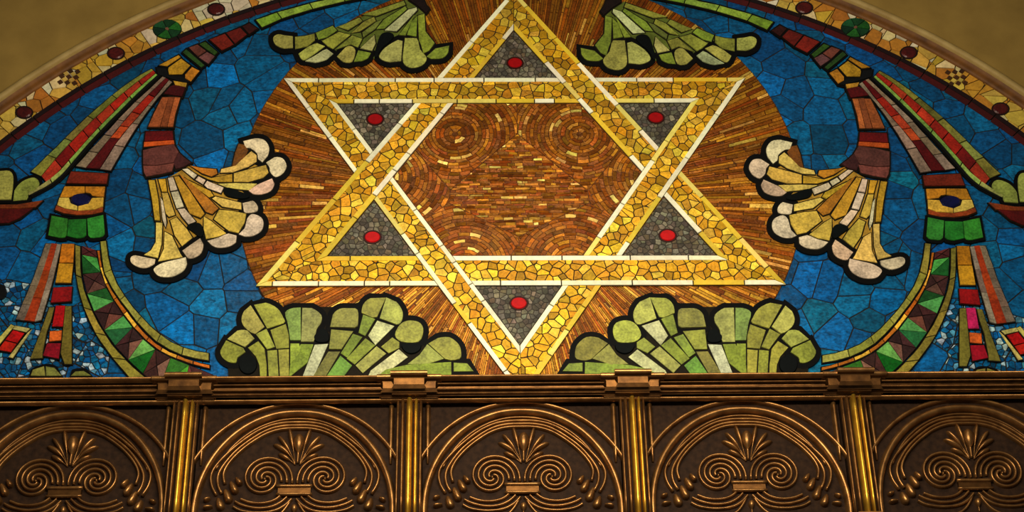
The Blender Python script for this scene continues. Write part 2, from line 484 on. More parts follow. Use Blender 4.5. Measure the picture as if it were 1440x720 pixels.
lily = [
    [(Y3, k((160, 245), (190, 242), (208, 330), (215, 432), (190, 430), (175, 330))), (Y2, k((196, 438), (226, 440), (222, 540), (205, 605), (140, 590), (172, 570), (195, 530))), (WH, w[0])],
    [(Y3, k((205, 240), (240, 238), (248, 300), (222, 300))), (Y1, k((222, 304), (250, 304), (285, 405), (255, 415), (240, 400))), (WH, k((215, 320), (228, 340), (245, 440), (240, 465), (226, 430)))],
    [(Y2, k((235, 480), (270, 500), (310, 585), (320, 600), (260, 610), (205, 620), (230, 560))), (WH, w[1])],
    [(WH, k((250, 235), (275, 230), (296, 290), (262, 296))), (WH, k((264, 300), (298, 294), (325, 368), (290, 376))), (WH, k((294, 380), (327, 374), (380, 435), (345, 450), (315, 415)))],
    [(Y1, k((260, 430), (290, 415), (340, 470), (365, 510), (315, 550), (280, 500))), (WP, w[2])],
    [(Y3, k((277, 228), (300, 225), (350, 290), (420, 400), (400, 420), (350, 400), (305, 300))), (Y1, k((415, 412), (450, 432), (520, 490), (480, 507), (425, 517), (413, 470))), (WH, w[3])],
    [(OR, k((300, 215), (328, 235), (440, 330), (484, 375), (455, 402), (425, 392), (362, 305))), (Y1, k((484, 380), (545, 385), (612, 400), (605, 440), (575, 490), (530, 480), (460, 425))), (WH, w[4])],
    [(Y3, k((325, 232), (345, 246), (448, 296), (462, 318), (440, 326), (370, 275))), (Y2, k((468, 320), (590, 350), (590, 382), (500, 368), (452, 330))), (WH, w[5])],
    [(WH, k((315, 195), (340, 190), (385, 222), (370, 240))), (WH, k((390, 226), (425, 245), (412, 266), (375, 244))), (WH, k((430, 248), (508, 280), (495, 306), (430, 282), (416, 268)))],
    [(Y2, k((478, 262), (560, 258), (662, 262), (625, 292), (575, 288), (520, 280))), (WP, w[6])],
    [(Y3, k((375, 212), (448, 236), (548, 218), (548, 254), (480, 255), (430, 240))), (Y1, k((552, 215), (640, 190), (703, 175), (715, 210), (690, 235), (620, 255), (552, 254))), (WH, w[7])],
    [((138, 84, 24), k((602, 82), (622, 108), (606, 140), (560, 182), (545, 182), (558, 120), (575, 78))), (OR, k((350, 178), (400, 188), (475, 195), (480, 215), (450, 230), (405, 214))), (Y2, k((490, 213), (495, 195), (560, 180), (600, 140), (635, 110), (660, 130), (660, 160), (620, 185), (550, 210))), (WH, w[8])],
]
leyes = [k((500, 285), (530, 278), (570, 292), (640, 322), (600, 336), (550, 330), (510, 318)), k((330, 462), (350, 445), (385, 438), (410, 448), (420, 500), (400, 515), (370, 490))]
for side, tf in (('left', ident), ('right', mirror(1456, 2))):
    motif('lily_flower', 'cream and yellow fan-shaped lily with black scalloped outline on the %s side of the star' % side, lily, w, leyes, tf, out=7.2, grout=1.7, grow=-0.15, backcol=(178, 142, 58), sp='petal', back=k((160, 240), (250, 232), (345, 178), (480, 212), (600, 140), (700, 200), (690, 290), (600, 330), (640, 400), (560, 500), (420, 520), (330, 560), (290, 620), (200, 610), (160, 585), (200, 520), (190, 430)))
    k4 = CR(4.8, 160, 80)
    stem = [
        [((190, 150, 50), k4((405, 172), (495, 186), (488, 212), (415, 198)))],
        [((96, 18, 20), k4((380, 212), (410, 200), (486, 216), (462, 275), (342, 256)))],
        [((168, 96, 50), k4((330, 282), (372, 280), (312, 480), (236, 480), (270, 400))), ((150, 82, 46), k4((376, 280), (410, 280), (360, 480), (318, 480))), ((186, 110, 58), k4((414, 280), (450, 282), (415, 400), (402, 480), (366, 480)))],
        [((110, 16, 18), k4((218, 515), (400, 510), (405, 568), (210, 578)))],
        [((196, 92, 34), k4((206, 584), (408, 574), (412, 596), (204, 614)))],
        [((104, 60, 54), k4((200, 640), (300, 615), (410, 600), (440, 650), (405, 720), (290, 740), (200, 735))), ((80, 42, 42), k4((405, 722), (440, 652), (480, 690), (525, 722), (470, 752), (420, 765))), ((128, 76, 66), k4((200, 742), (290, 744), (410, 728), (395, 780), (310, 800), (220, 815), (206, 790)))],
    ]
    motif('flower_stem', 'banded purple, red and orange stem above the lily on the %s side' % side, stem, (), (), mirror(1452, 2) if side == 'right' else ident, grout=2.6, hh=.001, sp='band')

# (2) spray of red ribbons
k = CR(2.572, 0, 0)
eA = k((550, 252), (480, 290), (380, 370), (300, 440), (200, 540), (112, 625))
eB = k((557, 258), (492, 302), (392, 387), (322, 452), (224, 552), (150, 642))
eC = k((565, 268), (502, 322), (420, 402), (340, 482), (262, 572), (172, 668))
eD = k((572, 274), (510, 330), (430, 410), (350, 490), (272, 580), (205, 660), (105, 712))
eC2 = k((565, 268), (502, 322), (420, 402), (340, 482), (262, 572), (190, 650), (100, 700))
eE = k((590, 280), (460, 400), (370, 500), (275, 605))
eF = k((602, 285), (492, 390), (402, 500), (312, 612))
eG = k((613, 292), (525, 400), (434, 500), (362, 616))
eH = k((625, 300), (545, 390), (472, 500), (402, 622))
def ribbon(a, b, segs, cols, sm=True):
    """segs: list of fractions; returns (colour, quad-strip polygon) list"""
    if sm: a = smooth(a, 1, False); b = smooth(b, 1, False)
    out = []
    for i in range(len(segs)-1):
        n = max(2, int((segs[i+1]-segs[i])*16)); ts = [segs[i]+(segs[i+1]-segs[i])*j/n for j in range(n+1)]
        out.append((cols[i % len(cols)], resample(a, ts)+resample(b, ts)[::-1]))
    return out
def ribbons_motif(name, label, groups, tf, grout=1.2, hh=0.0, sp='strand'):
    o = Tiles(); kk = 0
    for gp in groups:
        for c, p in gp:
            o.px([tf(q) for q in offset(p, grout)], 0.0145+hh+kk*3e-5, col((18, 16, 13)), base=0.002); kk += 1
    root = part(o, name, M_black, label)
    for gp in groups:
        t = Tiles()
        for c, p in gp: t.px([tf(q) for q in offset(p, -.4)], 0.0190+hh, col(c, .08), .03, base=0.012)
        x = t.obj(sp, M_glass); x.parent = root
    return root
RD, RR, DR, GY, OL, LG = (178, 44, 24), (190, 66, 36), (106, 16, 18), (150, 130, 108), (148, 142, 62), (150, 190, 90)
E6 = [0, .12, .24, .36, .48, .6, .73, .86, 1]
spray = [ribbon(eA, eB, [0, .3, .5, .7, .85, 1], [OL, (130, 128, 56), (156, 150, 74), (150, 158, 80)]),
         ribbon(eB, eC, E6, [RD, RR, RD, RR, (160, 40, 26), RD, (140, 26, 22), (186, 62, 36)]),
         ribbon(eC2, eD, [0, .2, .45, .7, .85, 1], [LG, (136, 176, 84), LG, (170, 190, 104), (182, 180, 110)]),
         ribbon(eD, [(x+4.5, y+1) for x, y in eD], [0, 1], [(14, 16, 12)]),
         ribbon(eE, eF, [0, .3, .5, .66, .84, 1], [GY, (166, 146, 124), (140, 122, 104)]),
         ribbon(eF, eG, [0, .2, .4, .55, .68, 1], [DR, RD, (186, 70, 40), (198, 86, 40), (100, 14, 16)]),
         ribbon(eG, eH, [0, .3, .5, .75, 1], [(156, 136, 116), GY, (164, 142, 122)])]
# (3) eye collar
k = CR(4.8, 0, 220)
collar = [
    [((128, 44, 24), k((482, 112), (733, 124), (722, 192), (452, 188)))],
    [((206, 144, 36), k((440, 212), (575, 212), (575, 250), (500, 270), (470, 282), (408, 282))), ((200, 136, 36), k((580, 212), (712, 214), (704, 282), (625, 272), (610, 255), (580, 250))),
     ((214, 184, 92), k((405, 288), (468, 288), (480, 325), (525, 345), (525, 372), (440, 358), (388, 336))), ((216, 180, 74), k((530, 346), (600, 328), (625, 290), (702, 286), (698, 345), (640, 366), (530, 374)))],
    [((150, 70, 28), k((382, 342), (440, 364), (525, 380), (640, 372), (698, 352), (695, 380), (620, 398), (520, 402), (430, 390), (374, 368)))],
    [((60, 142, 50), k((352, 408), (462, 430), (452, 540), (400, 556), (328, 540)))],
    [((40, 128, 44), k((466, 434), (585, 430), (585, 538), (520, 560), (456, 545)))],
    [((58, 146, 56), k((592, 428), (700, 405), (710, 530), (650, 555), (598, 542)))],
]
collar_tips = [collar[i][0][1] for i in (3, 4, 5)]
eyeov = k(*ell(548, 298, 76, 46, 20))
# (4) tails
k = CR(2.572, 0, 260); k3 = CR(4.8, 0, 380)
tails = [
    ribbon(k((168, 216), (120, 350), (60, 490)), k((190, 216), (145, 350), (90, 494)), [0, .3, .55, .8, 1], [(140, 122, 104), (128, 114, 98)], False),
    ribbon(k((190, 216), (145, 350), (90, 494)), k((208, 218), (172, 350), (126, 498)), [0, .35, .7, 1], [(164, 62, 22), (178, 74, 26)], False),
    ribbon(k((209, 218), (173, 350), (128, 498)), k((222, 220), (192, 350), (150, 492)), [0, .3, .6, 1], [(160, 146, 130), (136, 120, 104)], False),
    [((206, 136, 28), k((226, 218), (270, 218), (266, 285), (216, 285))), ((214, 162, 40), k((215, 288), (266, 288), (258, 358), (203, 358)))],
    [((150, 18, 22), k((195, 376), (262, 372), (258, 424), (186, 430)))],
    [((200, 14, 24), k3((382, 248), (442, 248), (426, 386), (356, 386))), ((220, 110, 40), k3((340, 420), (420, 414), (415, 480), (335, 488))), ((160, 14, 40), k3((322, 500), (414, 500), (398, 604), (294, 584)))],
    [((118, 110, 48), k3((338, 258), (368, 256), (350, 330), (318, 420), (290, 560), (288, 600), (210, 606), (268, 450)))],
    [((124, 114, 46), k3((446, 250), (484, 250), (486, 640), (440, 640), (415, 570), (425, 450)))],
    [((206, 196, 110), k3((80, 372), (100, 382), (-20, 530), (-60, 530))), ((206, 196, 120), k3((104, 382), (205, 402), (180, 425), (90, 405))), ((212, 200, 120), k3((190, 432), (220, 405), (88, 600), (62, 595)))],
    [((184, 18, 20), k3((92, 412), (166, 432), (118, 498), (40, 478))), ((196, 40, 20), k3((36, 484), (114, 504), (76, 560), (-10, 545)))],
    [((140, 140, 66), k3((210, 720), (225, 680), (300, 655), (310, 720))), ((150, 146, 76), k3((314, 720), (312, 656), (370, 665), (420, 720)))],
    [((120, 124, 58), k3((480, 720), (510, 692), (570, 688), (620, 720)))],
]
tail_tips = [k3((205, 740), (225, 685), (310, 655), (375, 668), (420, 740)), k3((480, 740), (500, 690), (580, 686), (630, 740))]
# (5) curved garland band
k = CR(2.572, 0, 260)
rl0 = k((273, 220), (274, 330), (290, 410), (328, 510), (380, 595), (440, 668), (480, 715))
rl1 = k((292, 225), (293, 330), (310, 400), (352, 500), (420, 600), (480, 660), (540, 712))
rr0 = k((364, 208), (372, 310), (402, 375), (450, 440), (520, 530), (590, 590), (680, 628), (757, 640))
rr1 = k((385, 205), (400, 310), (440, 390), (510, 480), (590, 555), (670, 596), (757, 612))
go0 = k((352, 240), (360, 300), (388, 380), (440, 462), (505, 545), (585, 612), (700, 655), (760, 668))
go1 = k((362, 240), (371, 312), (400, 378), (448, 445), (517, 535), (590, 598), (700, 642), (760, 655))
in0 = k((296, 225), (298, 330), (315, 400), (357, 500), (424, 598), (484, 656), (545, 712), (640, 770), (770, 800))
in1 = k((350, 240), (358, 300), (386, 380), (437, 462), (502, 547), (582, 615), (700, 660), (770, 690))
def band_tris():
    a = smooth(in0, 1, False); b = smooth(in1, 1, False); out = []
    sg = [0, .04, .125, .215, .30, .395, .48, .565, .655, .75, .86, 1]
    cs_ = [((86, 40, 40), (86, 40, 40)), ((28, 96, 40), (80, 160, 80)), ((70, 42, 40), (104, 70, 62)), ((86, 160, 88), (30, 92, 40)), ((62, 34, 34), (128, 78, 64)), ((40, 112, 64), (96, 172, 98)), ((60, 34, 34), (140, 100, 84)), ((10, 100, 24), (118, 172, 92)), ((70, 38, 34), (150, 112, 92)), ((90, 170, 50), (60, 130, 40))]
    for i in range(len(sg)-1):
        A0, A1 = resample(a, [sg[i], sg[i+1]]); B0, B1 = resample(b, [sg[i], sg[i+1]])
        c1, c2 = cs_[i % len(cs_)]
        M = ((A0[0]+B1[0])/2, (A0[1]+B1[1])/2)
        if i % 2: out.append([(c1, [A0, A1, B1]), (c2, [A0, B1, B0])])
        else: out.append([(c1, [A0, A1, M]), (c2, [A1, B1, M]), (c1, [B1, B0, M]), (tuple(int(v*1.25) for v in c1), [B0, A0, M])])
    return out
garland = [ribbon(rl0, rl1, [0, .2, .42, .6, .8, 1], [(150, 140, 58), (142, 134, 54), (160, 148, 62)]),
           ribbon(rr0, rr1, [0, .18, .36, .52, .68, .84, 1], [(160, 154, 66), (150, 148, 64), (164, 164, 80)]),
           ribbon(go0, go1, [0, .1, .2, .3, .4, .5, .6, .7, .8, .9, 1], [(190, 110, 24), (236, 186, 70), (200, 124, 32)])] + band_tris()
# (6) fan at the edge and its red bowl
k = CR(4.8, 0, 220)
efan = [[(G2, k((-60, 112), (0, 108), (66, 106), (92, 140), (90, 220), (78, 300), (-60, 300)))], [((150, 158, 78), k((92, 308), (100, 240), (150, 180), (220, 152), (258, 165), (268, 200), (238, 236), (196, 250), (182, 300)))],
        [((150, 70, 28), k((-60, 336), (120, 334), (290, 306), (240, 350), (120, 360), (-60, 360)))], [((104, 20, 16), k((-60, 364), (120, 364), (225, 356), (140, 420), (60, 455), (-60, 462)))]]
# (7) upper arm ribbon
k6 = CR(6, 200, 0); k7 = CR(4.8, 360, 0)
arm = [
    [((14, 16, 16), k6((120, 580), (205, 585), (225, 648), (345, 652), (410, 705), (370, 712), (250, 680), (130, 640)))],
    [((200, 146, 40), k6((142, 560), (312, 472), (330, 490), (212, 570))), ((196, 148, 40), k6((216, 600), (222, 578), (332, 502), (410, 560), (340, 638), (225, 640))), ((200, 140, 40), k6((360, 640), (422, 570), (490, 605), (412, 700), (360, 672)))],
    [((52, 88, 36), k6((340, 452), (372, 422), (530, 560), (500, 582)))],
    [((120, 66, 56), k6((392, 412), (468, 382), (545, 440), (470, 490))), ((130, 84, 84), k6((474, 494), (548, 444), (618, 482), (560, 552)))],
    [((60, 96, 34), k6((480, 380), (532, 358), (640, 450), (612, 480)))],
    [((134, 40, 24), k6((566, 345), (700, 290), (778, 385), (672, 438))), ((122, 32, 22), k6((706, 288), (830, 240), (888, 300), (784, 382)))],
    [((70, 26, 22), k6((842, 232), (905, 202), (978, 250), (902, 300)))],
    ribbon(k7((-2, 142), (150, 88), (385, 24), (600, -24), (900, -80)), k7((40, 194), (185, 128), (405, 62), (610, 14), (900, -40)), [0, .165, .41, .66, 1], [(140, 178, 60), (150, 184, 72), (156, 182, 80)], False),
]
for side, s_, dy in (('left', None, 0), ('right', 1450, 3)):
    tf = ident if s_ is None else mirror(s_, dy)
    ribbons_motif('ribbon_spray', 'fan of long red, olive and grey ribbons on the upper %s' % side, spray, tf)
    root = motif('eye_collar', 'red and green scalloped collar around a dark blue oval on the %s' % side, collar, collar_tips, (), tf, out=4.5, grout=2.2, hh=.0006, sp='band')
    t = Tiles(); t.px([tf(q) for q in eyeov], 0.024, col((12, 16, 74)), base=0.012, bev=.012)
    x = t.obj('blue_cabochon', M_glass, None, 'dark blue oval stone'); x.parent = root
    tl = tails
    if side == 'right':
        tl = [list(q) for q in tails]; tl[5] = [((206, 40, 110), tl[5][0][1])]+tl[5][1:]
    motif('ribbon_tails', 'grey, orange, yellow and red ribbon tails below the %s collar' % side, tl, tail_tips, (), tf, out=4.0, grout=1.6, sp='strand')
    ribbons_motif('curved_garland', 'curving band of green and purple triangles between olive ribs on the %s' % side, garland, tf, sp='segment')
    motif('edge_leaf', 'pale green leaf over a red bowl at the far %s edge' % side, efan, [efan[0][0][1], efan[1][0][1]], (), tf, out=5, grout=2, hh=.001, sp='lobe')
    ribbons_motif('upper_ribbon', 'dark red, green and yellow ribbon under the arch border on the upper %s' % side, arm, mirror(1447, 3) if s_ else ident, grout=2.2, sp='band')
    t = Tiles(); t.px([tf(q) for q in ell(1, 411, 9, 11)], 0.015, col((14, 16, 18)), base=.002)
    part(t, 'black_dot', M_glass)

# (8) upper green fan
k = k7
f1 = k((115, 262), (150, 238), (200, 246), (252, 252), (252, 332), (190, 336), (130, 310))
f2a = k((285, 372), (340, 330), (415, 298), (468, 320), (378, 386), (325, 415), (298, 398)); f2b_ = k((332, 422), (390, 388), (480, 336), (525, 370), (480, 410), (400, 432))
f3a = k((545, 390), (600, 330), (640, 318), (674, 348), (652, 425), (585, 426)); f3b_ = k((660, 426), (690, 347), (778, 365), (760, 398), (710, 422))
g1 = k((830, 385), (870, 330), (960, 277), (992, 285), (982, 420), (905, 428), (850, 412))
g2 = k((1005, 265), (1085, 265), (1110, 340), (1155, 400), (1122, 450), (1050, 467), (1000, 442), (988, 390))
g3 = k((1150, 390), (1210, 335), (1305, 316), (1300, 360), (1260, 400), (1180, 405))
upfan = [
    [(G2, f1), (G1, k((262, 256), (330, 250), (398, 236), (400, 280), (350, 322), (264, 340)))],
    [(G3, k((402, 232), (520, 182), (550, 212), (480, 260), (420, 276)))],
    [(G2, f2a), (GP, f2b_), (G1, k((445, 287), (562, 222), (640, 242), (520, 340), (482, 320)))],
    [(G2, f3a), (G3, f3b_), (G1, k((542, 342), (650, 246), (720, 270), (690, 330), (640, 308))), ((178, 178, 110), k((702, 335), (800, 242), (810, 300), (785, 352)))],
    [(G1, k((555, 190), (700, 126), (722, 150), (622, 212))), (G1, k((642, 232), (728, 152), (800, 122), (812, 150), (702, 220))), (G1, k((722, 108), (860, 60), (1000, 12), (1012, 40), (812, 116))), ((120, 130, 60), k((716, 230), (812, 156), (856, 138), (806, 204), (724, 262)))],
    [(G3, k((812, 206), (862, 140), (1010, 50), (1022, 68), (870, 200)))],
    [((34, 18, 14), k((1035, -30), (1030, 8), (1095, 52), (1150, 100), (1172, 70), (1150, 40), (1120, -30)))],
    [(GP, k((868, 214), (1030, 72), (1086, 56), (1090, 76), (950, 220)))],
    [((184, 182, 108), g1), (G3, k((965, 244), (1070, 104), (1050, 160), (1010, 248)))],
    [(G2, g2), (G3, k((1018, 244), (1052, 150), (1090, 112), (1084, 256)))],
    [(G3, g3), (G3, k((1092, 112), (1138, 100), (1145, 220), (1208, 300), (1170, 350), (1130, 370), (1112, 310), (1098, 280)))],
]
feyes = [k((820, 280), (850, 230), (900, 222), (944, 245), (900, 302), (840, 345), (812, 410), (795, 390))]
for side, tf in (('left', ident), ('right', mirror(1448, 3))):
    motif('acanthus_fan', 'green acanthus fan with black scalloped edge to the upper %s of the star' % side, upfan, [f1, f2a, f2b_, f3a, f3b_, g1, g2, g3], feyes, tf, out=6.8, grout=1.7, grow=-0.1, backcol=(104, 116, 50), back=k7((270, 340), (400, 232), (545, 185), (1010, 0), (1100, 50), (1145, 100), (1150, 220), (1210, 310), (1160, 380), (1000, 440), (840, 400), (790, 400), (660, 425), (560, 380), (480, 400), (300, 390)))

# (9) lower green fan
k = CR(4.8, 280, 390); q9 = CR(4.8, 480, 390)
a1 = k((148, 500), (185, 435), (300, 488), (312, 510), (260, 545), (248, 580), (200, 576), (160, 545)); a2 = k((195, 425), (260, 370), (330, 370), (372, 420), (310, 475))
b1 = k((290, 290), (310, 235), (350, 200), (440, 340), (380, 385), (310, 342)); b2 = k((375, 195), (450, 182), (530, 220), (567, 280), (570, 315), (462, 350))
c1 = k((585, 245), (640, 216), (685, 214), (685, 430), (620, 430), (605, 330)); c2 = k((700, 214), (760, 216), (822, 260), (822, 310), (790, 360), (770, 440), (692, 440))
d1 = q9((-72, 340), (-55, 262), (-10, 222), (60, 218), (108, 228), (112, 300), (90, 345))
e1 = q9((140, 240), (152, 190), (200, 150), (300, 145), (240, 272), (155, 252)); e2 = q9((305, 146), (370, 175), (412, 240), (405, 300), (370, 322), (262, 282))
h1 = q9((365, 395), (400, 325), (460, 300), (530, 316), (552, 370), (520, 440), (410, 440))
i1 = q9((590, 455), (650, 420), (730, 414), (790, 460), (806, 510), (795, 556), (700, 556)); i4 = q9((760, 586), (850, 592), (890, 640), (760, 640))
lowfan = [
    [(G1, a1), (G2, a2), (G1, k((335, 480), (400, 440), (440, 490), (455, 600), (455, 680), (418, 680), (412, 600), (388, 540)))],
    [((182, 176, 98), b1), (G1, b2), (G1, k((388, 392), (455, 357), (510, 475), (462, 490), (432, 450))), (G1, k((486, 365), (585, 327), (605, 400), (605, 480), (525, 486))), (G1, k((466, 506), (525, 500), (535, 680), (475, 680))), (G1, k((540, 500), (605, 495), (605, 680), (550, 680)))],
    [((136, 160, 84), c1), ((160, 168, 98), c2), (G3, k((620, 456), (675, 456), (680, 512), (618, 592))), (G3, k((690, 460), (770, 462), (730, 582), (610, 680), (618, 602)))],
    [((196, 200, 172), k((785, 465), (870, 460), (770, 680), (700, 680)))],
    [((150, 150, 74), d1), (G1, q9((-65, 362), (78, 372), (0, 490), (-80, 490))), ((136, 132, 64), q9((-84, 510), (-10, 510), (-110, 680), (-190, 680)))],
    [(G1, e1), (G2, e2), (G3, q9((120, 380), (150, 262), (226, 290), (160, 400))), (GP, q9((185, 402), (245, 302), (356, 336), (230, 462)))],
    [(G3, q9((0, 520), (82, 392), (140, 412), (40, 546))), (G3, q9((40, 556), (166, 422), (226, 466), (90, 592))), ((116, 160, 66), q9((-100, 680), (-4, 540), (70, 602), (10, 680)))],
    [((168, 168, 92), q9((100, 602), (240, 476), (300, 522), (145, 650)))],
    [((168, 172, 76), h1), (G1, q9((272, 476), (345, 417), (390, 447), (390, 482), (320, 516)))],
    [(GP, q9((200, 640), (390, 497), (446, 545), (260, 680), (180, 680)))],
    [((150, 148, 66), i1), ((160, 164, 84), q9((450, 592), (530, 532), (582, 462), (690, 556), (562, 596))), (G3, q9((240, 680), (300, 635), (440, 602), (740, 582), (742, 680))), (G3, i4)],
]
leyes2 = [k((768, 405), (800, 380), (832, 340), (882, 380), (884, 452), (786, 452)), q9((395, 450), (540, 446), (542, 500), (480, 532), (420, 512)), [(349+14*math.cos(a/10*6.283), 514+15*math.sin(a/10*6.283)) for a in range(10)]]
lowtips = [a1, a2, b1, b2, c1, c2, d1, e1, e2, h1, i1, i4]
for side, tf in (('left', ident), ('right', mirror(1457, 0))):
    motif('acanthus_fan', 'large green acanthus fan with thick black edge at the lower %s of the star' % side, lowfan, lowtips, leyes2, tf, out=8.5, grout=2.2, grow=0.85, back=[(322, 540), (318, 490), (345, 440), (400, 432), (440, 432), (480, 432), (520, 422), (568, 440), (578, 480), (640, 490), (650, 540)])

# ================================================================== ARCH BORDER MOSAIC
border = empty('mosaic_border', (CX, 0, ZL), label='curved cream and yellow marble mosaic border with dark medallions along the arch', cat='mosaic border')
MP = border
t = Tiles(); n = 64; A0 = a_at(R_OUT); A1 = math.pi-A0
BC = [(226, 194, 92), (214, 176, 64), (232, 214, 160), (230, 222, 190), (206, 150, 54), (196, 132, 50), (220, 186, 84)]
for i in range(n):
    a, b = A0+(A1-A0)*i/n, A0+(A1-A0)*(i+1)/n
    cell = arc(R_RED, a, b, 3)+arc(R_OUT, b, a, 3)
    cell = [arc(R_RED, a, a, 1)[0], arc(R_RED, b, b, 1)[0], arc(R_OUT, b, b, 1)[0], arc(R_OUT, a, a, 1)[0]]
    tone = R.choice(BC)
    for p, c in voronoi(jitter_grid(cell, 0.072, 1.2, .48), cell, 0.0035):
        t.add(c, 0.006, col(tone if R.random() < .55 else R.choice(BC), .08), .03)
part(t, 'marble_band', M_stone)
t = Tiles()
for i in range(n):
    a, b = A0+(A1-A0)*i/n, A0+(A1-A0)*(i+1)/n
    t.add(arc(R_IN, a, b, 3)+arc(R_OUT+.02, b, a, 3), 0.001, (0, 0, 0, 1), base=-0.02)
part(t, 'grout_bed', M_bed)
t = Tiles()
for i in range(n):
    a, b = A0+(A1-A0)*i/n, A0+(A1-A0)*(i+1)/n-.001
    t.add(arc(R_IN, a, b, 3)+arc(R_IN+.036, b, a, 3), 0.008, col((84, 16, 14), .12), base=.002)
    t.add(arc(R_IN+.036, a, b, 3)+arc(R_RED+.002, b, a, 3), 0.0085, col((34, 12, 10), .12), base=.002)
part(t, 'red_edge_line', M_stone, 'thin dark red line along the inner edge of the border')
for (x, y, kind) in ((34, 158, 'r'), (163, 75, 'r'), (235, 41, 'g'), (304, 13, 'r'), (97, 108, 'c'), (1131, 11, 'r'), (1203, 39, 'g'), (1278, 74, 'r'), (1407, 153, 'r'), (1345, 109, 'c')):
    t = Tiles()
    if kind == 'r':
        t.px(ell(x, y, 13.2, 9.5), 0.009, col((40, 20, 14)), base=.003); t.px(ell(x, y, 11.8, 8.2), 0.014, col((92, 24, 20)), base=.006, bev=.012)
        part(t, 'red_medallion', M_glass, 'dark red oval medallion')
    elif kind == 'g':
        t.px(ell(x, y, 21, 14.2), 0.008, col((14, 34, 20)), base=.003)
        for j in range(6):
            w_ = [(x, y)]+[(x+20*math.cos(.2+a/6*1.047+j*1.047), y+13.5*math.sin(.2+a/6*1.047+j*1.047)) for a in range(7)]
            t.px(offset(w_, -.3), 0.012, col(((24, 74, 40), (40, 110, 40), (16, 58, 36), (30, 86, 50))[j % 4], .1), .08, base=.004)
        t.px(ell(x, y, 3, 2.2, 10), 0.014, col((130, 90, 70)), base=.006)
        part(t, 'green_medallion', M_glass, 'green round medallion')
    else:
        ang = math.atan2(at(x, y)[1]-CZ, at(x, y)[0]-CX); c0 = at(x, y); e = (-math.sin(ang), math.cos(ang)); rr_ = (math.cos(ang), math.sin(ang))
        for a in range(-2, 3):
            for b in range(-2, 3):
                if abs(a)+abs(b) > 2: continue
                s = .026; m = (c0[0]+e[0]*a*s+rr_[0]*b*s, c0[1]+e[1]*a*s+rr_[1]*b*s); hs = .0118
                q = [(m[0]+e[0]*u*hs+rr_[0]*v*hs, m[1]+e[1]*u*hs+rr_[1]*v*hs) for u, v in ((-1, -1), (1, -1), (1, 1), (-1, 1))]
                t.add(q, 0.011, col((84, 52, 24) if (a+b) % 2 == 0 else (216, 186, 96), .08), .03, base=.004)
        part(t, 'chequered_medallion', M_stone, 'brown and yellow chequered diamond')

# ================================================================== ROOM SHELL
WY = -0.03
def ring(name, r0_, r1_, prof, mat, label=None):
    """prof: list of (r, y) swept round the arch"""
    n = 120; v = []; f = []; a0 = a_at(3.62)-.1; a1 = math.pi-a0
    for i in range(n+1):
        a = a0+(a1-a0)*i/n
        for r, y in prof: v.append((CX+r*math.cos(a), y, CZ+r*math.sin(a)))
    m = len(prof)
    for i in range(n):
        for j in range(m-1):
            f.append((i*m+j, i*m+j+1, (i+1)*m+j+1, (i+1)*m+j))
    o = mesh(name, v, f, mat, sm=True, kind='structure'); return o
ring('trim_2', 0, 0, [(R_OUT-.002, .004), (R_OUT, -.012), (3.628, -.02), (3.64, -.016), (3.652, -.02), (3.664, -.03)], M_cove)
ring('trim_1', 0, 0, [(3.660, -.02), (3.664, -.042), (3.674, -.052), (3.688, -.052), (3.697, -.042), (3.700, -.028)], M_trim)
v = []; f = []; n = 120; RW = 3.698
X0, X1, Z0, Z1 = -5.2, 5.8, 0.0, 8.6
pts = []
for i in range(n+1):
    a = math.pi*i/n
    c, s = math.cos(a), math.sin(a)
    kk = min(((X1-CX)/c if c > 1e-6 else 1e9), ((X0-CX)/c if c < -1e-6 else 1e9), ((Z1-CZ)/s if s > 1e-6 else 1e9))
    v.append((CX+RW*c, WY, CZ+RW*s)); v.append((CX+kk*c, WY, CZ+kk*s))
for i in range(n): f.append((2*i, 2*i+1, 2*i+3, 2*i+2))
b0 = len(v)
v += [(X0, WY, Z0), (X1, WY, Z0), (X1, WY, CZ), (X0, WY, CZ)]
# below the springing line, either side of and under the lunette
v += [(CX+RW, WY, CZ), (CX-RW, WY, CZ)]
f += [(b0, b0+1, b0+2, b0+3)]
mesh('wall_back', v, f, M_wall, kind='structure')

# ================================================================== CORNICE
PY = -0.22
def zat(row, y, px=730): return at(px, row, y)[1]
prof_rows = [(527, -.33), (526.5, -.335), (532, -.335), (533, -.318), (536, -.318), (542, -.312), (550, -.308), (556, -.300), (557, -.262), (564, -.262), (566, -.252), (566.5, -.21)]
ztop = zat(526.5, -.365)
prof = [(-.002, ztop)] + [(y, zat(r, y)) for r, y in prof_rows]
prof[1] = (-.33, ztop); prof[2] = (-.335, ztop-.004)
zb = min(p[1] for p in prof); prof.append((-.05, zb)); prof.append((-.032, zb)); prof.append((-.032, ztop-.03)); prof.append((-.002, ztop-.02))
def extrude(profile, xa, xb):
    m = len(profile); v = [(xa, y, z) for y, z in profile]+[(xb, y, z) for y, z in profile]
    f = [(i, (i+1) % m, m+(i+1) % m, m+i) for i in range(m)]+[tuple(range(m))[::-1], tuple(range(m, 2*m))]
    return v, f
cornice = empty('cornice', (CX, 0, zb), label='long dark bronze moulded cornice running below the mosaic', cat='cornice')
MPL = Matrix.Translation(-Vector(cornice.location))
v, f = extrude(prof, -3.3, 3.75)
o = mesh('moulding_run', v, f, M_corn, cornice); o.matrix_parent_inverse = MPL
